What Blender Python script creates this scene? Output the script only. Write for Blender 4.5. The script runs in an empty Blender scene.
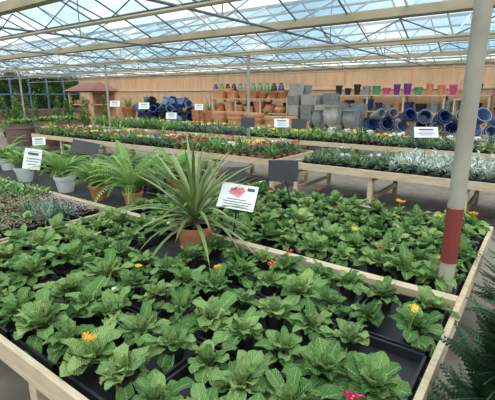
import bpy, math, random
import numpy as np
from mathutils import Matrix, Vector
random.seed(7)
R=random.random
def U(a,b): return a+(b-a)*R()
sc=bpy.context.scene
# ---------------------------------------------------------------- materials
def nodes_mat(name):
    m=bpy.data.materials.new(name); m.use_nodes=True
    nt=m.node_tree; b=nt.nodes['Principled BSDF']; return m,nt,b
def ramp(nt,stops):
    n=nt.nodes.new('ShaderNodeValToRGB')
    e=n.color_ramp.elements
    e[0].position=stops[0][0]; e[0].color=(*stops[0][1],1)
    e[1].position=stops[-1][0]; e[1].color=(*stops[-1][1],1)
    for p,c in stops[1:-1]:
        x=e.new(p); x.color=(*c,1)
    return n
def mat(name,c1,c2=None,scale=8,rough=.7,metal=0,bump=0,stretch=None,spec=None,detail=4):
    m,nt,b=nodes_mat(name)
    c2=c2 or tuple(x*.8 for x in c1)
    tc=nt.nodes.new('ShaderNodeTexCoord'); mp=nt.nodes.new('ShaderNodeMapping')
    nt.links.new(tc.outputs['Object'],mp.inputs[0])
    if stretch: mp.inputs['Scale'].default_value=stretch
    nz=nt.nodes.new('ShaderNodeTexNoise'); nz.inputs['Scale'].default_value=scale; nz.inputs['Detail'].default_value=detail
    nt.links.new(mp.outputs[0],nz.inputs['Vector'])
    r=ramp(nt,[(.3,c1),(.7,c2)])
    nt.links.new(nz.outputs['Fac'],r.inputs[0]); nt.links.new(r.outputs[0],b.inputs['Base Color'])
    b.inputs['Roughness'].default_value=rough; b.inputs['Metallic'].default_value=metal
    if spec is not None: b.inputs['Specular IOR Level'].default_value=spec
    if bump:
        bp=nt.nodes.new('ShaderNodeBump'); bp.inputs['Strength'].default_value=bump; bp.inputs['Distance'].default_value=.02
        nt.links.new(nz.outputs['Fac'],bp.inputs['Height']); nt.links.new(bp.outputs[0],b.inputs['Normal'])
    return m
def leafmat(name,dark,mid,light,rib=None,ribw=.05,rough=.5,veins=0,trans=.2):
    m,nt,b=nodes_mat(name); L=nt.links
    at=nt.nodes.new('ShaderNodeAttribute'); at.attribute_name='rnd'
    r=ramp(nt,[(0,dark),(.5,mid),(1,light)]); L.new(at.outputs['Fac'],r.inputs[0])
    col=r.outputs[0]
    uv=nt.nodes.new('ShaderNodeUVMap'); sp=nt.nodes.new('ShaderNodeSeparateXYZ'); L.new(uv.outputs[0],sp.inputs[0])
    s=nt.nodes.new('ShaderNodeMath'); s.operation='SUBTRACT'; s.inputs[1].default_value=.5; L.new(sp.outputs[0],s.inputs[0])
    a=nt.nodes.new('ShaderNodeMath'); a.operation='ABSOLUTE'; L.new(s.outputs[0],a.inputs[0])
    if rib:
        l=nt.nodes.new('ShaderNodeMapRange'); l.inputs[1].default_value=0; l.inputs[2].default_value=ribw; l.inputs[3].default_value=.75; l.inputs[4].default_value=0
        L.new(a.outputs[0],l.inputs[0])
        mx=nt.nodes.new('ShaderNodeMix'); mx.data_type='RGBA'; L.new(l.outputs[0],mx.inputs[0]); L.new(col,mx.inputs[6]); mx.inputs[7].default_value=(*rib,1)
        col=mx.outputs[2]
    if veins:
        tc=nt.nodes.new('ShaderNodeTexCoord'); nz=nt.nodes.new('ShaderNodeTexNoise'); nz.inputs['Scale'].default_value=90; nz.inputs['Detail'].default_value=3; L.new(tc.outputs['Object'],nz.inputs['Vector'])
        k=nt.nodes.new('ShaderNodeMath'); k.operation='MULTIPLY_ADD'; k.inputs[1].default_value=-.5; L.new(a.outputs[0],k.inputs[0]); L.new(sp.outputs[1],k.inputs[2])
        f=nt.nodes.new('ShaderNodeMath'); f.operation='MULTIPLY'; f.inputs[1].default_value=75; L.new(k.outputs[0],f.inputs[0])
        sn=nt.nodes.new('ShaderNodeMath'); sn.operation='SINE'; L.new(f.outputs[0],sn.inputs[0])
        g=nt.nodes.new('ShaderNodeMath'); g.operation='MULTIPLY_ADD'; g.inputs[1].default_value=4; L.new(nz.outputs['Fac'],g.inputs[0]); L.new(sn.outputs[0],g.inputs[2])
        bp=nt.nodes.new('ShaderNodeBump'); bp.inputs['Strength'].default_value=veins; bp.inputs['Distance'].default_value=.004
        L.new(g.outputs[0],bp.inputs['Height']); L.new(bp.outputs[0],b.inputs['Normal'])
        mr=nt.nodes.new('ShaderNodeMapRange'); mr.inputs[1].default_value=.5; mr.inputs[2].default_value=3.5; mr.inputs[3].default_value=.84; mr.inputs[4].default_value=1.12
        L.new(g.outputs[0],mr.inputs[0])
        vm=nt.nodes.new('ShaderNodeVectorMath'); vm.operation='SCALE'; L.new(col,vm.inputs[0]); L.new(mr.outputs[0],vm.inputs['Scale'])
        col=vm.outputs[0]
    L.new(col,b.inputs['Base Color']); b.inputs['Roughness'].default_value=rough
    if trans:
        t=nt.nodes.new('ShaderNodeBsdfTranslucent'); L.new(col,t.inputs[0])
        ms=nt.nodes.new('ShaderNodeMixShader'); ms.inputs[0].default_value=trans
        out=nt.nodes['Material Output']; L.new(b.outputs[0],ms.inputs[1]); L.new(t.outputs[0],ms.inputs[2]); L.new(ms.outputs[0],out.inputs[0])
    return m
M={}
M['pine']=mat('pine_timber',(.66,.52,.36),(.50,.38,.24),6,.75,stretch=(1,6,6),bump=.15)
M['ply']=mat('plywood_wall',(.68,.41,.24),(.54,.31,.17),2.5,.8,stretch=(3,1,.4))
M['blackp']=mat('black_plastic',(.012,.012,.014),(.022,.022,.025),20,.45)
M['mat']=mat('black_matting',(.02,.022,.022),(.045,.045,.04),14,.95,bump=.4)
M['soil']=mat('potting_soil',(.03,.02,.013),(.06,.04,.028),60,1,bump=.8)
M['terra']=mat('terracotta',(.55,.22,.10),(.42,.16,.075),6,.85)
M['terra2']=mat('terracotta_pale',(.70,.36,.20),(.56,.27,.14),6,.85)
M['whitep']=mat('white_ceramic',(.75,.77,.75),(.65,.66,.64),5,.4)
M['blue']=mat('blue_glaze',(.03,.06,.19),(.015,.03,.09),5,.15)
M['blue2']=mat('pale_blue_glaze',(.17,.24,.40),(.08,.13,.26),5,.2)
M['stone']=mat('grey_stone',(.28,.28,.27),(.18,.18,.175),9,.9,bump=.3)
M['stone2']=mat('pale_stone',(.44,.42,.38),(.33,.31,.28),9,.9,bump=.3)
M['metal']=mat('painted_steel',(.42,.38,.31),(.31,.27,.21),5,.55,metal=.1)
M['cream']=mat('cream_gutter',(.44,.36,.24),(.34,.27,.17),3,.6)
M['galv']=mat('galvanised_bar',(.17,.19,.20),(.11,.12,.14),6,.6,metal=.1)
M['white']=mat('white_paint',(.8,.8,.78),(.72,.72,.7),5,.5)
M['ink']=mat('printed_ink',(.05,.05,.06),(.08,.08,.08),5,.6)
M['pink']=mat('pink_print',(.8,.16,.30),(.75,.3,.3),30,.6)
M['redp']=mat('red_oxide_paint',(.26,.035,.025),(.18,.03,.022),12,.6)
M['purple']=mat('purple_glaze',(.2,.03,.25),(.14,.02,.17),5,.25)
M['magenta']=mat('pink_glaze',(.6,.08,.25),(.5,.06,.18),5,.25)
M['green']=mat('green_glaze',(.10,.28,.12),(.06,.2,.09),5,.25)
M['brown']=mat('brown_oak',(.20,.10,.055),(.12,.065,.04),7,.7,stretch=(1,1,4))
M['roofred']=mat('red_felt_roof',(.30,.12,.09),(.22,.085,.065),6,.8)
M['floor']=mat('floor_gravel',(.17,.14,.11),(.26,.215,.175),5,.95,bump=.4,detail=10)
M['ground']=mat('ground_outside',(.2,.2,.16),(.13,.16,.08),1,.95)
M['bluefr']=mat('blue_frame_paint',(.12,.2,.33),(.09,.15,.25),4,.5)
M['prim']=leafmat('primrose_leaf',(.085,.215,.045),(.20,.38,.10),(.45,.60,.20),rib=(.62,.7,.38),ribw=.05,veins=.8,rough=.55)
M['fern']=leafmat('fern_leaf',(.10,.20,.04),(.22,.38,.09),(.38,.54,.17),trans=.3)
M['strap']=leafmat('strap_leaf',(.11,.18,.06),(.22,.32,.10),(.42,.46,.22),rib=(.28,.17,.09),ribw=.1,trans=.25)
M['gr1']=leafmat('small_green_leaf',(.06,.15,.035),(.14,.28,.06),(.28,.43,.12))
M['gr2']=leafmat('dark_green_leaf',(.03,.08,.025),(.075,.16,.05),(.14,.25,.08))
M['gr3']=leafmat('lime_leaf',(.15,.27,.04),(.26,.42,.07),(.42,.55,.14))
M['silver']=leafmat('silver_leaf',(.33,.38,.31),(.50,.56,.47),(.72,.76,.68))
M['rusty']=leafmat('rusty_leaf',(.2,.11,.055),(.32,.22,.11),(.33,.38,.15))
M['rosem']=leafmat('rosemary_leaf',(.09,.14,.09),(.17,.24,.16),(.30,.38,.26))
M['heath']=leafmat('heather_bloom',(.35,.2,.2),(.55,.38,.38),(.65,.58,.53))
M['conif']=leafmat('conifer_needle',(.012,.04,.018),(.03,.085,.035),(.07,.15,.06),trans=.1)
def fl(name,c,c2): return leafmat(name,c2,c,c,trans=.25,rough=.6)
M['fy']=fl('petal_yellow',(.9,.68,.05),(.85,.5,.02)); M['fo']=fl('petal_orange',(.9,.36,.01),(.85,.45,.02))
M['fr']=fl('petal_red',(.6,.015,.03),(.45,.01,.03)); M['fm']=fl('petal_magenta',(.65,.01,.18),(.5,.01,.14)); M['fw']=fl('petal_white',(.85,.85,.8),(.85,.8,.6))
def roofmat():
    m,nt,b=nodes_mat('roof_glazing'); L=nt.links
    tc=nt.nodes.new('ShaderNodeTexCoord')
    n=nt.nodes.new('ShaderNodeTexNoise'); n.inputs['Scale'].default_value=.5; n.inputs['Detail'].default_value=6
    L.new(tc.outputs['Object'],n.inputs['Vector'])
    sp=nt.nodes.new('ShaderNodeSeparateXYZ'); L.new(tc.outputs['Object'],sp.inputs[0])
    def flo(o,s):
        k=nt.nodes.new('ShaderNodeMath'); k.operation='MULTIPLY'; k.inputs[1].default_value=s; L.new(o,k.inputs[0])
        f=nt.nodes.new('ShaderNodeMath'); f.operation='FLOOR'; L.new(k.outputs[0],f.inputs[0]); return f.outputs[0]
    cx=nt.nodes.new('ShaderNodeCombineXYZ'); L.new(flo(sp.outputs[0],1/.8),cx.inputs[0]); L.new(flo(sp.outputs[1],1/1.55),cx.inputs[1])
    w=nt.nodes.new('ShaderNodeTexWhiteNoise'); L.new(cx.outputs[0],w.inputs['Vector'])
    ad=nt.nodes.new('ShaderNodeMath'); ad.operation='MULTIPLY_ADD'; ad.inputs[1].default_value=.4; L.new(w.outputs['Value'],ad.inputs[0]); L.new(n.outputs['Fac'],ad.inputs[2])
    r=ramp(nt,[(.35,(.46,.61,.69)),(.65,(.66,.79,.85)),(.95,(.93,.96,.97))]); L.new(ad.outputs[0],r.inputs[0])
    t=nt.nodes.new('ShaderNodeBsdfTransparent'); L.new(r.outputs[0],t.inputs[0])
    d=nt.nodes.new('ShaderNodeBsdfTranslucent'); L.new(r.outputs[0],d.inputs[0])
    ms=nt.nodes.new('ShaderNodeMixShader'); ms.inputs[0].default_value=.18
    L.new(t.outputs[0],ms.inputs[1]); L.new(d.outputs[0],ms.inputs[2]); L.new(ms.outputs[0],nt.nodes['Material Output'].inputs[0])
    return m
M['glaze']=roofmat()
# ---------------------------------------------------------------- mesh builder
class MB:
    def __init__(s): s.V=[];s.F=[];s.M=[];s.UV=[];s.R=[];s.n=0;s.mats=[]
    def mi(s,m):
        if m not in s.mats: s.mats.append(m)
        return s.mats.index(m)
    def add(s,V,F,m,UV=None,r=.5):
        V=np.asarray(V,float).reshape(-1,3); k=len(V)
        s.V.append(V); n=s.n
        s.F.extend([tuple(i+n for i in f) for f in F])
        s.M.extend([s.mi(m)]*len(F))
        s.UV.append(np.full((k,2),.2) if UV is None else np.asarray(UV,float)); s.R.append(np.full(k,float(r))); s.n+=k
    def freeze(s):
        s.V=[np.concatenate(s.V)]; s.UV=[np.concatenate(s.UV)]; s.R=[np.concatenate(s.R)]; return s
    def inst(s,t,loc,rz=0,sc=1,dr=0,swap=None,mx=None):
        V=t.V[0]*sc
        c,q=math.cos(rz),math.sin(rz)
        V=V@np.array([[c,q,0],[-q,c,0],[0,0,1]])
        if mx is not None: V=V@np.array(mx.to_3x3()).T
        V=V+np.array(loc); n=s.n
        s.V.append(V); s.F.extend([tuple(i+n for i in f) for f in t.F])
        mp=[s.mi((swap or {}).get(m,m)) for m in t.mats]
        s.M.extend([mp[i] for i in t.M]); s.UV.append(t.UV[0]); s.R.append(np.clip(t.R[0]+dr,0,1)); s.n+=len(V)
    def box(s,c,d,m,rz=0,mx=None):
        x,y,z=[v/2 for v in d]
        V=np.array([(-x,-y,-z),(x,-y,-z),(x,y,-z),(-x,y,-z),(-x,-y,z),(x,-y,z),(x,y,z),(-x,y,z)])
        if mx is not None: V=V@np.array(mx.to_3x3()).T
        if rz:
            a,b=math.cos(rz),math.sin(rz); V=V@np.array([[a,b,0],[-b,a,0],[0,0,1]])
        s.add(V+np.array(c),[(3,2,1,0),(4,5,6,7),(0,1,5,4),(1,2,6,5),(2,3,7,6),(3,0,4,7)],m,r=R())
    def bx(s,x0,x1,y0,y1,z0,z1,m): s.box(((x0+x1)/2,(y0+y1)/2,(z0+z1)/2),(x1-x0,y1-y0,z1-z0),m)
    def tube(s,p0,p1,r,m,seg=8,r1=None,cap=True):
        p0=Vector(p0);p1=Vector(p1);d=p1-p0; q=d.to_track_quat('Z','Y').to_matrix(); r1=r if r1 is None else r1
        V=[]
        for p,rr in((p0,r),(p1,r1)):
            for i in range(seg):
                a=2*math.pi*i/seg; V.append(p+q@Vector((rr*math.cos(a),rr*math.sin(a),0)))
        F=[(i,(i+1)%seg,seg+(i+1)%seg,seg+i) for i in range(seg)]
        if cap: F+= [tuple(range(seg-1,-1,-1)),tuple(range(seg,2*seg))]
        s.add([tuple(v) for v in V],F,m)
    def lathe(s,prof,loc,m,seg=20,mx=None,sc=1,square=False):
        V=[]
        for (r,z) in prof:
            for i in range(seg):
                a=2*math.pi*(i+(.5 if square else 0))/seg; k=1
                if square: k=1/max(abs(math.cos(a)),abs(math.sin(a)))
                V.append((r*k*math.cos(a)*sc,r*k*math.sin(a)*sc,z*sc))
        V=np.array(V)
        if mx is not None: V=V@np.array(mx.to_3x3()).T
        F=[]
        for j in range(len(prof)-1):
            for i in range(seg):
                F.append((j*seg+i,j*seg+(i+1)%seg,(j+1)*seg+(i+1)%seg,(j+1)*seg+i))
        if prof[0][0]>0: F.append(tuple(range(seg-1,-1,-1)))
        if prof[-1][0]>0: F.append(tuple((len(prof)-1)*seg+i for i in range(seg)))
        s.add(V+np.array(loc),F,m)
    def build(s,name,smooth=False,parent=None):
        me=bpy.data.meshes.new(name)
        V=np.concatenate(s.V); me.from_pydata(V.tolist(),[],s.F)
        for m in s.mats: me.materials.append(M[m])
        me.polygons.foreach_set('material_index',s.M)
        if smooth: me.polygons.foreach_set('use_smooth',[True]*len(s.F))
        UV=np.concatenate(s.UV); li=np.zeros(len(me.loops),dtype=np.int32); me.loops.foreach_get('vertex_index',li)
        ul=me.uv_layers.new(name='UVMap'); ul.data.foreach_set('uv',UV[li].astype(np.float32).ravel())
        at=me.attributes.new('rnd','FLOAT','POINT'); at.data.foreach_set('value',np.concatenate(s.R).astype(np.float32))
        me.update()
        if smooth:
            try: me.set_sharp_from_angle(angle=math.radians(45))
            except Exception: pass
        o=bpy.data.objects.new(name,me); sc.collection.objects.link(o)
        if parent: o.parent=parent
        return o
def ip(tab,s):
    for i in range(len(tab)-1):
        if s<=tab[i+1][0]:
            a,b=tab[i],tab[i+1]; return a[1]+(b[1]-a[1])*(s-a[0])/(b[0]-a[0])
    return tab[-1][1]
OBOV=[(0,.16),(.18,.3),(.4,.85),(.6,1),(.8,.95),(.93,.7),(1,.2)]
STRAP=[(0,.7),(.3,1),(.7,.8),(1,.03)]
OVAL=[(0,.15),(.4,1),(.7,.8),(1,.05)]
def leaf(mb,m,base,az,elev,L,W,curl,nseg=6,shape=OBOV,fold=.3,wavy=0,nc=4,r=None):
    base=np.array(base,float); e=elev; p=np.zeros(2); ca,sa=math.cos(az),math.sin(az)
    V=[];UVs=[]; ph=U(0,6)
    for i in range(nseg+1):
        s_=i/nseg; w=W*ip(shape,s_)/2; nx,nz=-math.sin(e),math.cos(e)
        for j in range(nc+1):
            t=-1+2*j/nc
            lat=t*w*math.cos(fold); up=abs(t)*w*math.sin(fold)+wavy*abs(t)*math.sin(ph+s_*13+t*2)
            rad=p[0]+nx*up; z=p[1]+nz*up
            V.append((base[0]+ca*rad-sa*lat,base[1]+sa*rad+ca*lat,base[2]+z)); UVs.append((j/nc,s_))
        e-=curl/nseg; p=p+np.array([math.cos(e),math.sin(e)])*L/nseg
    F=[]
    for i in range(nseg):
        for j in range(nc):
            a=i*(nc+1)+j; F.append((a,a+1,a+nc+2,a+nc+1))
    mb.add(V,F,m,UVs,R() if r is None else r)
# ---------------------------------------------------------------- plant templates
def t_prim():
    t=MB(); a0=U(0,6)
    for ring,(n,el,L,W,cu,rr) in enumerate([(9,.6,.155,.074,1.0,.35),(9,1.0,.15,.07,1.1,.52),(8,1.3,.125,.056,.9,.72),(5,1.45,.09,.038,.4,.9)]):
        for i in range(n):
            if ring<2 and R()<.1: continue
            leaf(t,'prim',(0,0,.0),a0+ring*.5+6.283*i/n+U(-.4,.4),el+U(-.28,.28),L*U(.65,1.22),W*U(.75,1.2),cu*U(.3,1.7),8,OBOV,U(.1,.6),.009,4,min(1,max(0,rr+U(-.38,.38))))
    return t.freeze()
PR=[t_prim() for _ in range(12)]
def t_bush(m,n=26,h=.1,rad=.07,L=.05,W=.022,nc=2,ns=2,shape=OVAL):
    t=MB()
    for i in range(n):
        a=U(0,6.28); q=math.sqrt(R()); 
        leaf(t,m,(rad*.6*q*math.cos(a),rad*.6*q*math.sin(a),h*U(.1,.75)*(1.1-q*.6)),a+U(-.5,.5),U(.1,1.2),L*U(.7,1.2),W,U(0,1),ns,shape,.2,0,nc)
    return t.freeze()
def t_spiky(m,n=40,L=.15,W=.008):
    t=MB()
    for i in range(n):
        leaf(t,m,(U(-.02,.02),U(-.02,.02),0),U(0,6.28),U(.5,1.5),L*U(.6,1.1),W,U(.1,1.2),4,STRAP,.2,0,1)
    return t.freeze()
def t_flower(m,n=6,rad=.035,c='fy',pr=.021):
    t=MB()
    for k in range(n):
        a=U(0,6.28);q=rad*math.sqrt(R()) if n>1 else 0; cx,cy,cz=q*math.cos(a),q*math.sin(a),U(-.008,.012)
        tilt=Matrix.Rotation(U(-.6,.6),3,'X')@Matrix.Rotation(U(-.6,.6),3,'Y')
        for p in range(5):
            b=p*6.283/5; V=[(0,0,0)]
            for (rr,aa) in((.6,-.45),(1,-.38),(.92,0),(1,.38),(.6,.45)): V.append((pr*rr*math.cos(b+aa),pr*rr*math.sin(b+aa),.004*rr))
            V=[tuple(tilt@Vector(v)+Vector((cx,cy,cz))) for v in V]
            t.add(V,[(0,1,2,3,4,5)],m,r=R())
        V=[tuple(tilt@Vector((pr*.25*math.cos(i),pr*.25*math.sin(i),.005))+Vector((cx,cy,cz))) for i in range(6)]
        t.add(V,[tuple(range(6))],c,r=.2)
    return t.freeze()
def fern(mb,loc,n=26,L=.42,m='fern',pl=.07,np_=24,el=1.25,cu0=1.1,cu1=1.9):
    for k in range(n):
        az=6.283*k/n*1.0+U(-.3,.3); e=U(el-.55,el+.2); LL=L*U(.65,1.1); cu=U(cu0,cu1); ca,sa=math.cos(az),math.sin(az)
        p=np.array([0.,0.]); rr=U(.1,.9); V=[];F=[]
        pts=[]
        for i in range(np_+1):
            s_=i/np_; pts.append((p.copy(),e)); e-=cu/np_*(.5+s_); p=p+np.array([math.cos(e),math.sin(e)])*LL/np_
        for i in range(3,np_):
            s_=i/np_; w=pl*math.sin(math.pi*min(1,(s_*.85+.12)))**.8*(1.05-.5*s_); (q,ee)=pts[i]; step=LL/np_*.75
            for sd in(-1,1):
                a=[]
                for (f_,lat,dz) in((0,0,0),(step*.9,w*.45,.002),(step*1.1,w,-w*.25),(-step*.05,w*.5,-.004)):
                    rad=q[0]+math.cos(ee)*f_; z=q[1]+math.sin(ee)*f_+dz
                    a.append((loc[0]+ca*rad-sa*lat*sd,loc[1]+sa*rad+ca*lat*sd,loc[2]+z))
                b=len(V); V+=a; F.append((b,b+1,b+2,b+3))
        for i in range(0,np_-1,2):
            (q,_),(q2,_)=pts[i],pts[min(i+2,np_)]; b=len(V); h=.0025
            V+=[(loc[0]+ca*q[0]-sa*h,loc[1]+sa*q[0]+ca*h,loc[2]+q[1]),(loc[0]+ca*q[0]+sa*h,loc[1]+sa*q[0]-ca*h,loc[2]+q[1]),(loc[0]+ca*q2[0]+sa*h,loc[1]+sa*q2[0]-ca*h,loc[2]+q2[1]),(loc[0]+ca*q2[0]-sa*h,loc[1]+sa*q2[0]+ca*h,loc[2]+q2[1])]
            F.append((b,b+1,b+2,b+3))
        mb.add(V,F,m,r=rr)
def pot(mb,loc,r,h,m,soil=True,seg=20,mx=None):
    p=[(0,0),(r*.70,0),(r*.9,h*.76),(r*.98,h*.77),(r*1.02,h),(r*.9,h),(r*.84,h*.84)]
    if soil: mb.lathe(p,loc,m,seg,mx); mb.lathe([(r*.86,h*.86),(0,h*.86)],loc,'soil',seg,mx)
    else: mb.lathe(p+[(r*.62,h*.1),(0,h*.1)],loc,m,seg,mx)
def deep(r,h): return [(0,0),(r*.62,0),(r*.85,h*.45),(r*.97,h*.85),(r*1.04,h*.88),(r*1.05,h),(r*.93,h),(r*.8,h*.6),(r*.55,h*.08),(0,h*.08)]
# ---------------------------------------------------------------- room shell
X0,X1=-24.0,6.0; G=[2.58+3.1*k for k in range(-3,5)]; Y0,Y1=G[0],G[-1]; EZ=2.78; RZ=3.45
b=MB(); b.bx(X0,X1,Y0,Y1,-.1,0,'floor'); b.build('floor')
b=MB(); b.bx(-90,60,-60,90,-.16,-.11,'ground'); b.build('ground_outside')
b=MB()
b.bx(X0,X1,Y1,Y1+.06,0,EZ,'ply')
for i in range(25):
    x=X0+.6+i*1.22; b.bx(x-.015,x+.015,Y1-.02,Y1-.002,0,EZ,'terra2' if i%3 else 'pine')
b.bx(X0,X1,Y1-.05,Y1-.002,1.95,2.03,'pine'); b.build('wall_back')
b=MB()
b.bx(X0-.08,X0,Y0,Y1,0,.9,'brown')
y=Y0
while y<Y1: b.bx(X0-.07,X0,y-.03,y+.03,.9,EZ,'bluefr'); y+=1.033
for z in (.93,1.8,EZ-.03): b.bx(X0-.07,X0,Y0,Y1,z-.03,z+.03,'bluefr')
b.build('wall_left')
b=MB(); b.bx(X1,X1+.08,Y0,Y1,0,.9,'pine')
y=Y0
while y<Y1: b.bx(X1,X1+.07,y-.03,y+.03,.9,EZ,'metal'); y+=1.033
b.bx(X1,X1+.07,Y0,Y1,EZ-.06,EZ,'metal'); b.build('wall_right')
b=MB(); b.bx(X0,X1,Y0-.08,Y0,0,.9,'pine')
x=X0
while x<X1: b.bx(x-.03,x+.03,Y0-.07,Y0,.9,EZ,'metal'); x+=1.2
b.build('wall_front')
b=MB()
for i in range(len(G)-1):
    m_=(G[i]+G[i+1])/2
    for (ya,yb) in((G[i],m_),(G[i+1],m_)):
        b.add([(X0,ya,EZ+.05),(X1,ya,EZ+.05),(X1,yb,RZ),(X0,yb,RZ)],[(0,1,2,3)],'glaze')
b.build('roof_glazing')
b=MB()
for i in range(len(G)-1):
    m_=(G[i]+G[i+1])/2
    for (ya,yb) in((G[i],m_),(G[i+1],m_)):
        x=X0;k=0
        while x<=X1:
            b.tube((x,ya,EZ+.03),(x,yb,RZ-.02),.016,'galv' if k%4 else 'white',4,cap=False); x+=.8;k+=1
        yc=(ya+yb)/2; b.tube((X0,yc,(EZ+RZ)/2),(X1,yc,(EZ+RZ)/2),.018,'galv',4,cap=False)
    b.bx(X0,X1,m_-.025,m_+.025,RZ-.04,RZ+.02,'galv')
b.build('roof_glazing_bars')
b=MB()
for g in G: b.bx(X0,X1,g-.06,g+.06,EZ-.05,EZ+.06,'cream')
b.build('roof_gutters')
b=MB()
for g in G[:-1]:
    z1,z0=EZ-.08,EZ-.34
    b.tube((X0,g,z0),(X1,g,z0),.018,'cream',6,cap=False)
    x=X0;k=0
    while x<X1-.6:
        b.tube((x,g,z0 if k%2 else z1),(x+.62,g,z1 if k%2 else z0),.008,'galv',4,cap=False); x+=.62;k+=1
for x in [-.33-6.1*k/2 for k in range(-1,8)]:
    b.tube((x,Y0,EZ-.1),(x,Y1,EZ-.1),.018,'galv',6,cap=False)
    for i in range(len(G)-1):
        m_=(G[i]+G[i+1])/2
        b.tube((x,m_,EZ-.1),(x,m_,RZ-.03),.01,'galv',4,cap=False)
        for s_ in(-1,1): b.tube((x,m_+s_*.05,EZ-.1),(x,m_+s_*.8,(EZ+RZ)/2),.009,'galv',4,cap=False)
b.build('roof_trusses')
for (x,y) in [(-6.35,8.78),(-12.4,8.78),(-18.5,8.78),(-18.5,2.58),(-.33,8.78),(-.33,-3.6)]:
    b=MB(); b.tube((x,y,0),(x,y,EZ-.06),.04,'metal',12); b.bx(x-.08,x+.08,y-.08,y+.08,0,.015,'metal'); b.build('roof_support_post',True)
b=MB(); px_,py_=-.33,2.47
b.tube((px_,py_,0),(px_,py_,.80),.044,'metal',16); b.tube((px_,py_,.80),(px_,py_,1.13),.0455,'redp',16); b.tube((px_,py_,1.13),(px_,py_,EZ-.06),.044,'metal',16)
b.bx(px_-.09,px_+.09,py_-.09,py_+.09,0,.015,'metal'); b.build('roof_support_post',True)
# ---------------------------------------------------------------- benches
def bench(name,x0,x1,y0,y1,z=.65,mid=[],legs=1.5,deck='mat'):
    b=MB(); t=.028; h=.11
    b.bx(x0+t,x1-t,y0+t,y1-t,z-.09,z-.07,deck)
    b.bx(x0,x1,y0,y0+t,z-h,z,'pine'); b.bx(x0,x1,y1-t,y1,z-h,z,'pine')
    b.bx(x0,x0+t,y0+t,y1-t,z-h,z,'pine'); b.bx(x1-t,x1,y0+t,y1-t,z-h,z,'pine')
    for m_ in mid: b.bx(x0+t,x1-t,m_-.035,m_+.035,z-h,z+.012,'pine')
    n=max(1,round((x1-x0)/legs))
    for i in range(n+1):
        x=x0+.1+(x1-x0-.2)*i/n
        b.bx(x-.025,x+.025,y0+.04,y1-.04,z-h-.08,z-h,'pine')
        for y in (y0+.08,y1-.08): b.bx(x-.035,x+.035,y-.035,y+.035,0,z-h-.08,'pine')
        b.bx(x-.02,x+.02,y0+.05,y1-.05,.15,.22,'pine')
    return b.build(name)
bench('plant_bench',-3.25,-.21,.64,3.9,mid=[2.3])
bench('plant_bench',-8.5,-3.30,.64,3.9,mid=[2.3])
bench('plant_bench',-12.2,-3.7,5.9,7.4)
bench('plant_bench',-3.4,2,5.9,7.4)
bench('plant_bench',-14,2,8.95,10.3)
bench('display_bench',-15,1,11.2,12.2,z=.6,deck='pine')
# ---------------------------------------------------------------- primroses in trays
def tray(mb,x0,x1,y0,y1,z,h=.055):
    mb.bx(x0,x1,y0,y1,z,z+.008,'blackp')
    for a in ((x0,x1,y0,y0+.012),(x0,x1,y1-.012,y1),(x0,x0+.012,y0,y1),(x1-.012,x1,y0,y1)): mb.bx(*a,z,z+h,'blackp')
DZ=.581
tr=MB(); pl=MB(); spots=[]
CORD=(-2.02,2.1)
def bed(x0,x1,y0,y1,px,py):
    nx=int((x1-x0)/px); ny=int((y1-y0)/py); px=(x1-x0)/nx; py=(y1-y0)/ny
    for i in range(nx):
        for j in range(ny):
            a,c=x0+i*px,y0+j*py
            if abs(a+px/2-CORD[0])<.24 and abs(c+py/2-CORD[1])<.25: continue
            tray(tr,a+.01,a+px-.01,c+.01,c+py-.01,DZ)
            for u in range(2):
                for v in range(2):
                    if R()<.03: continue
                    x=a+px*(.25+.5*u)+U(-.02,.02); y=c+py*(.25+.5*v)+U(-.02,.02)
                    tr.lathe([(.045,0),(.062,.075),(.056,.075),(.055,.07)],(x,y,DZ+.009),'blackp',8); tr.lathe([(.055,.068),(0,.068)],(x,y,DZ+.009),'soil',8)
                    mx=Matrix.Rotation(U(-.2,.2),3,'X')@Matrix.Rotation(U(-.2,.2),3,'Y')
                    pl.inst(random.choice(PR),(x,y,DZ+.06),U(0,6.28),U(.8,1.2),U(-.22,.2),mx=mx); spots.append((x,y))
bed(-3.2,-.25,.69,2.24,.42,.5)
bed(-3.2,-.25,2.37,3.86,.42,.48)
tr.build('plant_trays'); PRIM=pl.build('primrose_plants',True)
FT={k:[t_flower(k,n=6,rad=.03,c='fy' if k!='fy' else 'fo') for _ in range(2)] for k in ('fy','fo','fr','fm','fw')}
b=MB()
def blooms(k,x,y,z=.775,s=1.0):
    # sit each bloom cluster over the heart of the nearest plant
    n=min(spots,key=lambda p:(p[0]-x)**2+(p[1]-y)**2); x,y=n[0]*.6+x*.4,n[1]*.6+y*.4
    b.inst(random.choice(FT[k]),(x,y,z),U(0,6),s)
    for _ in range(4): b.tube((x+U(-.01,.01),y+U(-.01,.01),.66),(x+U(-.02,.02),y+U(-.02,.02),z-.002),.0015,'gr3',4)
for k,x,y,s in [('fo',-1.32,.74,.8),('fy',-1.73,1.45,.6),('fo',-1.40,1.67,.6),('fw',-1.67,1.17,.5),('fr',-1.13,1.88,.8),('fr',-1.13,2.03,.7),('fm',-.42,1.16,.95),('fy',-.38,1.72,.75),('fo',-.95,3.8,1.1),('fo',-.34,3.68,1.2),('fo',-.38,2.6,.8),('fy',-1.01,2.81,.85),('fw',-2.49,3.7,1),('fr',-1.35,3.2,.7),('fw',-.8,3.0,.7),('fr',-1.75,3.75,.8),('fm',-2.2,3.5,.7),('fm',-1.2,3.75,.8),('fy',-.6,3.4,.7),('fr',-.7,2.5,.6)]:
    blooms(k,x,y,.79,s)
b.build('primrose_blooms',parent=PRIM)
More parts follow.
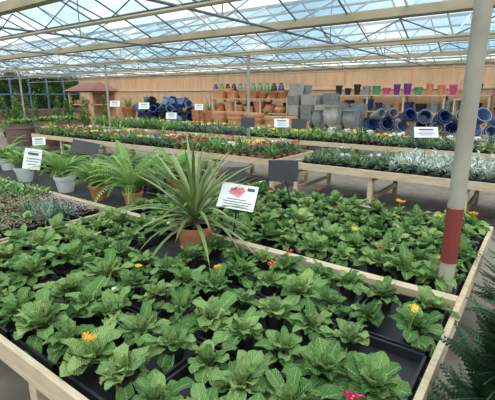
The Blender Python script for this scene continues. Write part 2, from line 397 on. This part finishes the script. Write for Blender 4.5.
# ---------------------------------------------------------------- cordyline
b=MB(); pot(b,(CORD[0],CORD[1],DZ),.145,.22,'terra',seg=28)
b.tube((CORD[0],CORD[1],DZ+.17),(CORD[0],CORD[1],DZ+.30),.022,'brown',8,.018)
for i in range(95):
    f=i/95; leaf(b,'strap',(CORD[0],CORD[1],DZ+.22+.1*f),i*2.4+U(-.2,.2),.3+1.15*f**.8+U(-.15,.15),U(.48,.72),.032,U(.4,1.5)*(1.2-.7*f),9,STRAP,.35,0,2)
b.build('potted_cordyline',True)
# ---------------------------------------------------------------- ferns in pots
def fernpot(name,x,y,pr,ph,pm,n,L,lift=0):
    b=MB(); pot(b,(x,y,DZ),pr,ph,pm,seg=24); fern(b,(x,y,DZ+ph*.85),n,L); return b.build(name,True)
fernpot('potted_fern',-3.46,2.66,.11,.17,'terra',52,.72)
fernpot('potted_fern',-4.02,2.62,.11,.18,'terra',36,.5)
fernpot('potted_fern',-4.72,2.62,.13,.2,'whitep',40,.56)
fernpot('potted_fern',-5.75,2.62,.13,.2,'whitep',32,.5)
fernpot('potted_fern',-3.6,3.42,.11,.17,'terra',40,.66)
fernpot('potted_fern',-4.7,3.5,.11,.15,'terra',32,.55)
fernpot('potted_fern',-6.9,2.9,.12,.19,'whitep',28,.5)
fernpot('potted_fern',-5.8,3.5,.11,.15,'terra',28,.48)
# ---------------------------------------------------------------- mixed nursery plants
TB={'gr1':[t_bush('gr1',30) for _ in range(3)],'gr2':[t_bush('gr2',30) for _ in range(3)],'gr3':[t_bush('gr3',26) for _ in range(2)],
 'silver':[t_bush('silver',40,.13,.09,.07,.02) for _ in range(3)],'rusty':[t_bush('rusty',70,.09,.1,.022,.012,1,2) for _ in range(3)],
 'heath':[t_bush('heath',60,.1,.09,.02,.01,1,2) for _ in range(2)],'rosem':[t_spiky('rosem',60,.13,.007) for _ in range(3)],'sp':[t_spiky('gr1',40,.17,.01) for _ in range(2)]}
BL={k:t_flower(k,n=5,rad=.06,pr=.02) for k in ('fy','fr','fm','fw','fo')}
def field(name,x0,x1,y0,y1,z,dx,dy,fn,potm='blackp',ph=.08,pr=.05):
    b=MB(); nx=int((x1-x0)/dx); ny=max(1,int((y1-y0)/dy))
    for i in range(nx):
        for j in range(ny):
            x=x0+(i+.5)*(x1-x0)/nx; y=y0+(j+.5)*(y1-y0)/ny; k,s,fk=fn(x,y)
            if k is None: continue
            pm=potm(x,y) if callable(potm) else potm
            b.lathe([(0,0),(pr*.75,0),(pr,ph),(0,ph)],(x,y,z),pm,8)
            b.inst(random.choice(TB[k]),(x+U(-.01,.01),y+U(-.01,.01),z+ph),U(0,6.28),s*U(.75,1.25),U(-.2,.2))
            if fk: b.inst(BL[fk],(x,y,z+ph+.09*s),U(0,6),s)
    return b.build(name)
def f_left(x,y):
    if y<1.6: return ('rusty' if R()<.75 else 'gr1',1.5,None) if x>-5.3 else ('gr1',1.3,None)
    if x>-3.75 and y<2.0: return ('rosem',1.6,None)
    if y>=1.95: return ('heath',1.2,None) if x>-4.2 else ('gr1',1.2,None)
    return ('rusty' if x>-4.6 else 'gr2',1.4,None)
field('herb_and_alpine_plants',-7,-3.36,.72,2.24,DZ,.15,.15,f_left)
def f_l2(x,y):
    return (('gr1','gr2','rosem')[int(-x*1.5)%3],1.4,None) if R()>.12 else (None,1,None)
FP=[(-3.6,3.42),(-4.7,3.5),(-5.8,3.5)]
field('small_shrub_plants',-8.4,-3.4,3.05,3.85,DZ,.2,.2,lambda x,y:(None,1,None) if any(abs(x-a)<.2 and abs(y-c)<.2 for a,c in FP) or (abs(x+6.9)<.2 and y<3.2) else f_l2(x,y))
def f_b2(x,y):
    q=int(-x*1.1)%6; k=('gr1','gr2','rosem','gr3','gr2','gr1')[q]; fk=('fr','fw','fy','fr','fm')[int(-x*2.2+y)%5] if R()<.4 else None
    if R()<.06: return 'sp',2.3,None
    return k,2.0,fk
field('bedding_plants',-12.1,-3.8,5.98,7.32,DZ,.2,.22,f_b2,potm=lambda x,y:'terra' if x>-6.5 else 'blackp')
def f_b2r(x,y):
    if x<-1.9: return ('gr2' if R()<.5 else ('rosem' if R()<.6 else 'gr1'),1.5,'fw' if R()<.12 else None)
    if y<6.2: return ('rosem' if R()<.5 else 'gr2',1.1,None)
    return ('silver' if R()<.9 else 'rosem',1.7,None)
field('silver_foliage_plants',-3.3,1.9,5.98,7.32,DZ,.2,.2,f_b2r)
def f_b3(x,y):
    if x<-9.5 and y<9.6: return 'sp',2.3,None
    if R()<.05: return 'sp',2.6,None
    q=int(-x*.7+y)%4; return ('gr1','gr3','rosem','gr2')[q],2.4,('fw' if R()<.1 else ('fy' if R()<.1 else None))
field('leafy_bedding_plants',-13.9,1.9,9.03,10.22,DZ,.26,.27,f_b3)
# ---------------------------------------------------------------- signs
def sign(name,c,w,h,foot,yaw=36,tilt=30,roll=0,face='white',pic=False,lines=4):
    b=MB(); mx=Matrix.Rotation(math.radians(yaw),3,'Z')@Matrix.Rotation(math.radians(-tilt),3,'X')@Matrix.Rotation(math.radians(roll),3,'Y')
    C=Vector(c)
    b.box(c,(w,.008,h),face,mx=mx)
    def q(x,z,ww,hh,m): b.box(tuple(C+mx@Vector((x,-.0055,z))),(ww,.003,hh),m,mx=mx)
    if face=='white':
        if pic:
            for (fx,fz,fr) in((-w*.14,h*.2,h*.13),(w*.06,h*.24,h*.11),(w*.0,h*.08,h*.09)):
                for p in range(5):
                    a=p*1.2566; cx_,cz_=fx+fr*.75*math.cos(a),fz+fr*.75*math.sin(a)
                    V=[tuple(C+mx@Vector((cx_+fr*.62*math.cos(t*.785),-.0075,cz_+fr*.62*math.sin(t*.785)))) for t in range(8)]
                    b.add(V,[tuple(range(8))],'pink',r=.5)
                q(fx,fz,fr*.5,fr*.5,'fy')
            q(w*.32,h*.33,w*.2,h*.12,'ink')
            for i in range(lines): q(U(-.03,.03)*w,-h*.12-h*.1*i,w*U(.5,.8),h*.022,'ink')
        else:
            q(0,h*.25,w*.6,h*.12,'ink')
            for i in range(lines-1): q(0,h*.02-h*.14*i,w*U(.5,.75),h*.03,'ink')
    p=C+mx@Vector((0,.012,0)); b.tube((foot[0],foot[1],foot[2]),tuple(p),.006,'blackp',6)
    b.tube((foot[0],foot[1],foot[2]+.004),(foot[0]+.0,foot[1],foot[2]),.012,'blackp',6)
    for s_ in(-1,1): b.tube(tuple(C+mx@Vector((s_*w*.3,.010,-h*.4))),tuple(C+mx@Vector((0,.02,-h*.55))),.004,'blackp',5)
    return b.build(name)
sign('plant_info_sign',(-1.70,2.22,1.04),.27,.2,(-1.77,2.22,DZ),yaw=28,tilt=40,roll=8,pic=True)
sign('black_backed_sign',(-1.91,3.2,1.06),.28,.2,(-1.84,3.32,DZ),yaw=30,tilt=15,face='blackp')
sign('black_backed_sign',(-2.35,3.05,1.0),.18,.14,(-2.2,3.0,DZ),yaw=45,tilt=20,face='blackp')
sign('price_sign',(-4.93,2.36,1.0),.19,.26,(-4.80,2.34,DZ),yaw=60,tilt=25,roll=12)
sign('black_backed_sign',(-4.82,3.0,1.08),.34,.18,(-4.75,3.05,DZ),yaw=50,tilt=30,roll=14,face='blackp')
sign('price_sign',(-6.8,3.4,1.0),.2,.14,(-6.8,3.5,DZ),yaw=50,tilt=20)
sign('price_sign',(-1.55,7.2,1.15),.40,.18,(-1.5,7.1,DZ),yaw=36,tilt=20)
sign('price_sign',(-4.3,7.1,1.2),.3,.18,(-4.25,7.0,DZ),yaw=36,tilt=20)
sign('price_sign',(-7.5,7.1,1.25),.26,.16,(-7.5,7.0,DZ),yaw=36,tilt=20)
sign('price_sign',(-10.9,9.1,1.4),.35,.22,(-10.9,9.1,DZ),yaw=36,tilt=20)
sign('price_sign',(-12.6,9.2,1.45),.35,.22,(-12.6,9.2,DZ),yaw=36,tilt=20)
sign('black_backed_sign',(-5.0,6.9,1.2),.3,.2,(-5,6.9,DZ),yaw=20,tilt=20,face='blackp')
sign('black_backed_sign',(-3.9,7.1,1.2),.3,.2,(-3.9,7.1,DZ),yaw=20,tilt=20,face='blackp')
sign('price_sign',(-8.5,9.2,1.4),.25,.18,(-8.5,9.2,DZ),yaw=36,tilt=20)
# ---------------------------------------------------------------- back displays
def rack(name,x0,x1,y0,y1,zs,m='pine',h=None):
    b=MB(); h=h or zs[-1]+.0
    n=max(1,round((x1-x0)/1.2))
    for i in range(n+1):
        x=x0+(x1-x0)*i/n
        for y in (y0,y1): b.bx(x-.03,x+.03,y-.03,y+.03,0,h-.03,m)
    for z in zs: b.bx(x0-.04,x1+.04,y0-.05,y1+.05,z-.03,z,m)
    return b.build(name)
rack('terracotta_display_shelves',-11.0,-7.5,12.75,13.5,[.45,1.1,1.62])
b=MB()
for z,hh in ((.45,.55),(1.1,.42),(1.62,.42)):
    x=-10.98
    while x<-7.6:
        r=U(.2,.34) if z<1.0 else U(.17,.3); h=min(hh,r*U(1.0,1.7)); x+=r
        if x+r>-7.4: break
        t=random.choice(['terra2','terra','terra2']); k=R()
        if k<.3: b.lathe([(0,0),(r*.5,0),(r*.8,h*.35),(r,h*.75),(r*1.08,h*.8),(r*1.08,h*.92),(r*.92,h*.92),(r*.6,h*.3),(0,h*.2)],(x,12.95,z),t,20)
        elif k<.5: b.lathe([(0,0),(r*.85,0),(r,h*.75),(r*1.05,h*.75),(r*1.05,h*.9),(r*.9,h*.9),(r*.8,h*.3),(0,h*.3)],(x,12.95,z),t,4,square=True)
        elif k<.7: b.lathe([(0,0),(r*.5,0),(r*.9,h*.3),(r,h*.6),(r*.75,h*.88),(r*.85,h),(r*.7,h),(r*.6,h*.8),(0,h*.5)],(x,12.95,z),t,20)
        else: pot(b,(x,12.95,z),r,h,t,False,18)
        if R()<.7: pot(b,(x,13.38,z),r*.8,h,'terra',False,12)
        x+=r+.015
b.build('terracotta_pots',True)
b=MB()
for (x,y,r,h,n) in [(-10.75,11.5,.2,.36,3),(-10.25,11.75,.22,.34,3),(-9.65,11.5,.27,.42,2),(-8.95,11.6,.33,.42,2),(-8.15,11.6,.36,.4,2),(-7.35,11.6,.32,.46,1),(-6.75,11.7,.24,.34,2),(-6.25,11.7,.2,.3,1)]:
    for i in range(n): pot(b,(x,y,.602+i*h*.35),r*(1-.02*i),h,'terra2' if x>-9.7 else 'terra',False,20)
b.build('terracotta_pot_stacks',True)
b=MB()
for i in range(11):
    b.lathe([(0,0),(.1,0),(.14,.15),(.1,.34),(.06,.42),(.08,.46),(.05,.46),(.04,.3),(0,.3)],(-12.0+.34*i,14.12,1.75),random.choice(['green','blackp','blackp','blue']),12)
b.build('dark_glazed_vases',True)
rack('display_shelves',-12.2,-8.2,13.95,14.3,[.6,1.1,1.75])
b=MB()
for z in (.6,1.1):
    x=-12.1
    while x<-8.4:
        r=U(.12,.2); pot(b,(x+r,14.12,z),r,min(.45,r*U(1.3,2.2)),random.choice(['terra','terra2','terra','blackp']),False,12); x+=2*r+.05
b.build('small_terracotta_pots',True)
b=MB()
for i,x in enumerate([-7.15,-6.65,-6.1,-5.55,-5.05]):
    for yy in (12.75,13.3):
        z=0; top=(2.0,1.85,1.6,1.5,1.35)[i]+(.1 if yy>13 else 0)
        while z<top-.2:
            h=U(.3,.42); r=U(.2,.235)
            b.lathe([(0,0),(r*.85,0),(r,h-.01),(r*.85,h-.01),(r*.7,.1),(0,.1)],(x,yy,z),random.choice(['stone','stone2','stone']),4,square=True); z+=h
b.build('stacked_stone_planters')
def urn(name,x,y,z,s,m):
    b=MB(); b.lathe([(0,0),(.16,0),(.16,.05),(.07,.1),(.06,.2),(.14,.28),(.22,.42),(.23,.55),(.18,.68),(.2,.78),(.25,.82),(.22,.82),(.15,.7),(0,.66)],(x,y,z),m,20,sc=s); return b.build(name,True)
urn('stone_urn',-5.3,11.65,.602,1.0,'stone2'); urn('stone_urn',-5.8,11.75,.602,.85,'stone'); urn('stone_urn',-4.8,11.8,.602,.85,'stone')
TOWARD=Vector((.588,-.809,.35)).normalized().to_track_quat('Z','Y').to_matrix()
def bluepile(name,x0,x1,y,z,rows,mats):
    b=MB(); r=.21
    for k in range(rows):
        x=x0+r*(1+(k%2)); zz=z+r*1.1+k*r*1.6
        while x<x1:
            m=random.choice(mats); rr=r*U(.72,1.0)
            mx=Matrix.Rotation(U(-.45,.45),3,'Z')@Matrix.Rotation(U(-.3,.3),3,'X')@TOWARD
            back=mx@Vector((0,0,-.2))
            p=(x+back[0],y+k*.05+back[1]+.1+U(-.04,.04),zz+back[2]+U(-.02,.03))
            b.lathe(deep(rr,.38),p,m,20,mx)
            if R()<.8:
                q=mx@Vector((0,0,.12)); b.lathe(deep(rr*.8,.3),(p[0]+q[0],p[1]+q[1],p[2]+q[2]),random.choice(mats+['blackp']),18,mx)
            x+=2.02*r*U(.92,1.08)
    return b.build(name,True)
bluepile('blue_glazed_pots',-4.3,.8,11.5,.6,2,['blue','blue','blue2','blue2','stone'])
b=MB()
for i in range(46):
    lay=0 if i<22 else (1 if i<36 else 2)
    x=U(-14.3,-11.1); y=U(11.35,11.95); rr=U(.13,.2)
    mx=Matrix.Rotation(U(0,6.28),3,'Z')@Matrix.Rotation(U(.2,1.3),3,'X')
    b.lathe(deep(rr,.33),(x,y,.8+lay*.27),random.choice(['blue','blue','blue2','blackp']),14,mx)
b.build('heaped_blue_pots',True)
rack('display_shelves',-6.4,-1.4,14.3,14.72,[.6,1.2,1.75])
b=MB(); x=-6.3; cols=['blackp','blackp','blackp','stone','green','magenta','purple','purple','green','terra','terra','magenta','stone','blackp']
for i,c in enumerate(cols):
    pot(b,(x,14.45,1.75),.13*U(.9,1.15),U(.24,.38),c,False,16); x+=.35
b.build('coloured_glazed_pots',True)
b=MB()
for z in (.6,1.2):
    x=-6.25
    while x<-1.6:
        r=U(.12,.2); pot(b,(x+r*.5,14.45,z),r,min(.45,r*U(1.3,2.4)),random.choice(['stone','stone2','blackp','terra','terra2','blue','stone']),False,14); x+=2*r+.04
b.build('assorted_shelf_pots',True)
b=MB()
x=-4.6
while x<-1.2:
    r=U(.16,.24)
    for i in range(random.choice([2,3,4])): pot(b,(x,13.3,.5+i*.16),r,.36,random.choice(['stone','stone2','terra','blackp','terra2']),False,16)
    x+=2*r+.08
b.bx(-4.9,-2.5,13.0,13.6,.45,.5,'pine'); b.bx(-2.4,-1.0,13.0,13.6,.45,.5,'pine')
for xx in(-4.85,-3.7,-2.55,-2.35,-1.05):
    for yy in(13.05,13.55): b.bx(xx-.03,xx+.03,yy-.03,yy+.03,0,.45,'pine')
b.build('stacked_garden_pots_on_table',True)
b=MB(); x,y=-2.05,14.0
b.bx(x-.25,x+.25,y-.2,y+.2,1.6,1.64,'pine')
for xx in(x-.22,x+.22):
    for yy in(y-.17,y+.17): b.bx(xx-.02,xx+.02,yy-.02,yy+.02,0,1.6,'pine')
b.lathe([(0,0),(.14,0),(.2,.2),(.22,.35),(.15,.5),(.16,.56),(.12,.56),(0,.5)],(x,y,1.64),'terra2',18)
for i in range(6): a=i*1.05; b.lathe([(0,0),(.03,0),(.05,.05),(.035,.05),(0,.03)],(x+.21*math.cos(a),y+.21*math.sin(a),1.86+.08*(i%2)),'terra2',8)
b.build('strawberry_planter_on_stand',True)
b=MB()
for i in range(3):
    for k in range(9): b.lathe([(0,0),(.17,0),(.24,.26),(.26,.27),(.26,.3),(.22,.3),(.15,.05),(0,.05)],(-1.0+.55*i,14.25,.0+.27*k),'blackp',16)
b.build('stacked_black_pots',True)
for (x,y,s) in [(-16.2,12.6,1.2),(-15.3,12.9,1.3),(-14.5,13.0,1.1),(-13.6,13.1,1.25),(-12.5,12.9,1.1),(-11.6,13.2,1.1),(-7.9,11.95,.5)]:
    b=MB(); z=0 if y>12.5 else .602
    b.lathe([(0,0),(.18,0),(.28,.9),(.3,.92),(.3,1.0),(.26,1.0),(.24,.9),(0,.9)],(x,y,z),'terra' if x<-12 else 'terra2',18,sc=s)
    for i in range(60): leaf(b,'strap',(x,y,z+.9*s),U(0,6.28),U(.5,1.5),U(.45,.8)*s,.035,U(.3,1.4),5,STRAP,.3,0,1)
    b.build('terracotta_planter_with_grass',True)
b=MB(); hx,hy=-19.4,12.8
for sx in(-.95,.95):
    for sy in(-.7,.7): b.bx(hx+sx-.05,hx+sx+.05,hy+sy-.05,hy+sy+.05,0,1.95,'ply')
b.bx(hx-.95,hx+.95,hy+.66,hy+.72,.0,1.9,'ply'); b.bx(hx-1,hx+1,hy-.75,hy+.75,.55,.62,'ply'); b.bx(hx-1,hx+1,hy-.75,hy+.75,1.25,1.3,'ply'); b.bx(hx-1.05,hx+1.05,hy-.8,hy+.8,1.9,1.98,'brown')
V=[(hx-1.2,hy-.95,1.95),(hx+1.2,hy-.95,1.95),(hx+1.2,hy+.95,1.95),(hx-1.2,hy+.95,1.95),(hx-.75,hy,2.4),(hx+.75,hy,2.4)]
b.add(V,[(0,1,5,4),(1,2,5),(2,3,4,5),(3,0,4),(3,2,1,0)],'roofred')
for i in range(12):
    b.lathe([(0,0),(.1,0),(.13,.2),(.1,.2),(0,.1)],(hx-.8+.3*(i%6),hy-.45,.62 if i<6 else 1.3),random.choice(['terra','stone','terra2']),10)
b.build('wooden_garden_shelter')
def barrel(x,y,z,r,h):
    b=MB(); b.lathe([(0,0),(r*.86,0),(r*.96,h*.35),(r,h*.7),(r*.98,h),(r*.9,h),(r*.88,h*.9),(0,h*.9)],(x,y,z),'brown',24)
    for f in(.12,.5,.85): 
        rr=r*(.86+.14*min(1,f*1.4)); b.lathe([(rr+.004,h*f-.03),(rr+.016,h*f-.03),(rr+.016,h*f+.03),(rr+.004,h*f+.03)],(x,y,z),'galv',24)
    for i in range(24): b.inst(random.choice(TB['gr1']),(x+U(-.7,.7)*r,y+U(-.7,.7)*r,z+h*.9),U(0,6),3)
    return b.build('oak_half_barrel_planter',True)
barrel(-12.85,6.9,0,.5,.95); barrel(-14.0,6.5,0,.5,.85); barrel(-13.7,7.9,0,.5,.9)
def conifer(name,x,y,z,h,r,m='conif',lv=12,pz=0,n0=9):
    b=MB(); pot(b,(x,y,z),r*.36,.22,'blackp',seg=16); b.tube((x,y,z+.18),(x,y,z+h),.014,'brown',6,.005)
    for k in range(lv):
        f=k/(lv-1); rr=r*(1-.65*f); fern(b,(x,y,z+.25+(h-.28)*f),n0,rr,m,.05,20,.5+.5*f,.1,.5)
        fern(b,(x,y,z+.27+(h-.28)*f),n0-2,rr*.7,m,.045,14,.8+.5*f,.1,.5)
    return b.build(name,True)
conifer('potted_conifer',.03,1.56,0,.98,.48,lv=13,n0=14)
conifer('potted_conifer',.08,3.02,0,1.05,.46,lv=13,n0=14)
b=MB()
for i in range(24):
    x,y=-17+U(-2,2),8.3+U(-2.5,2.5); hh=U(1.0,1.7)
    pot(b,(x,y,0),.16,.25,'blackp',seg=10)
    for k in range(36):
        f=k/36; b.inst(random.choice(TB['gr1']+TB['gr3']+TB['gr2']),(x+U(-.15,.15)*(1-f),y+U(-.15,.15)*(1-f),.2+f*hh),U(0,6),2.6*(1-.6*f))
b.build('potted_shrubs')
b=MB()
for i in range(1800):
    y=U(-5,17); z=R()**.8*2.9; b.inst(random.choice(TB['gr2']),(-27+U(-.4,.4),y,z),U(0,6),4.5,U(-.3,.3))
b.bx(-27.3,-26.9,-5,17,-.1,2.8,'gr2'); b.build('boundary_hedge')
# ---------------------------------------------------------------- camera and light
cam=bpy.data.cameras.new('camera'); co=bpy.data.objects.new('camera',cam); sc.collection.objects.link(co)
co.location=(0,0,1.75); co.rotation_euler=(math.pi/2-math.radians(14.7),0,math.radians(36)); cam.lens=36*400/495; cam.sensor_width=36; sc.camera=co
w=bpy.data.worlds.new('sky'); sc.world=w; w.use_nodes=True
bg=w.node_tree.nodes['Background']; bg.inputs[0].default_value=(.82,.89,.94,1); bg.inputs[1].default_value=1.5
su=bpy.data.lights.new('sun','SUN'); su.energy=4.3; su.angle=math.radians(80); su.color=(1,.93,.83)
so=bpy.data.objects.new('sun',su); sc.collection.objects.link(so); so.rotation_euler=(math.radians(24),math.radians(15),0)
sc.view_settings.view_transform='Standard'; sc.view_settings.exposure=.1
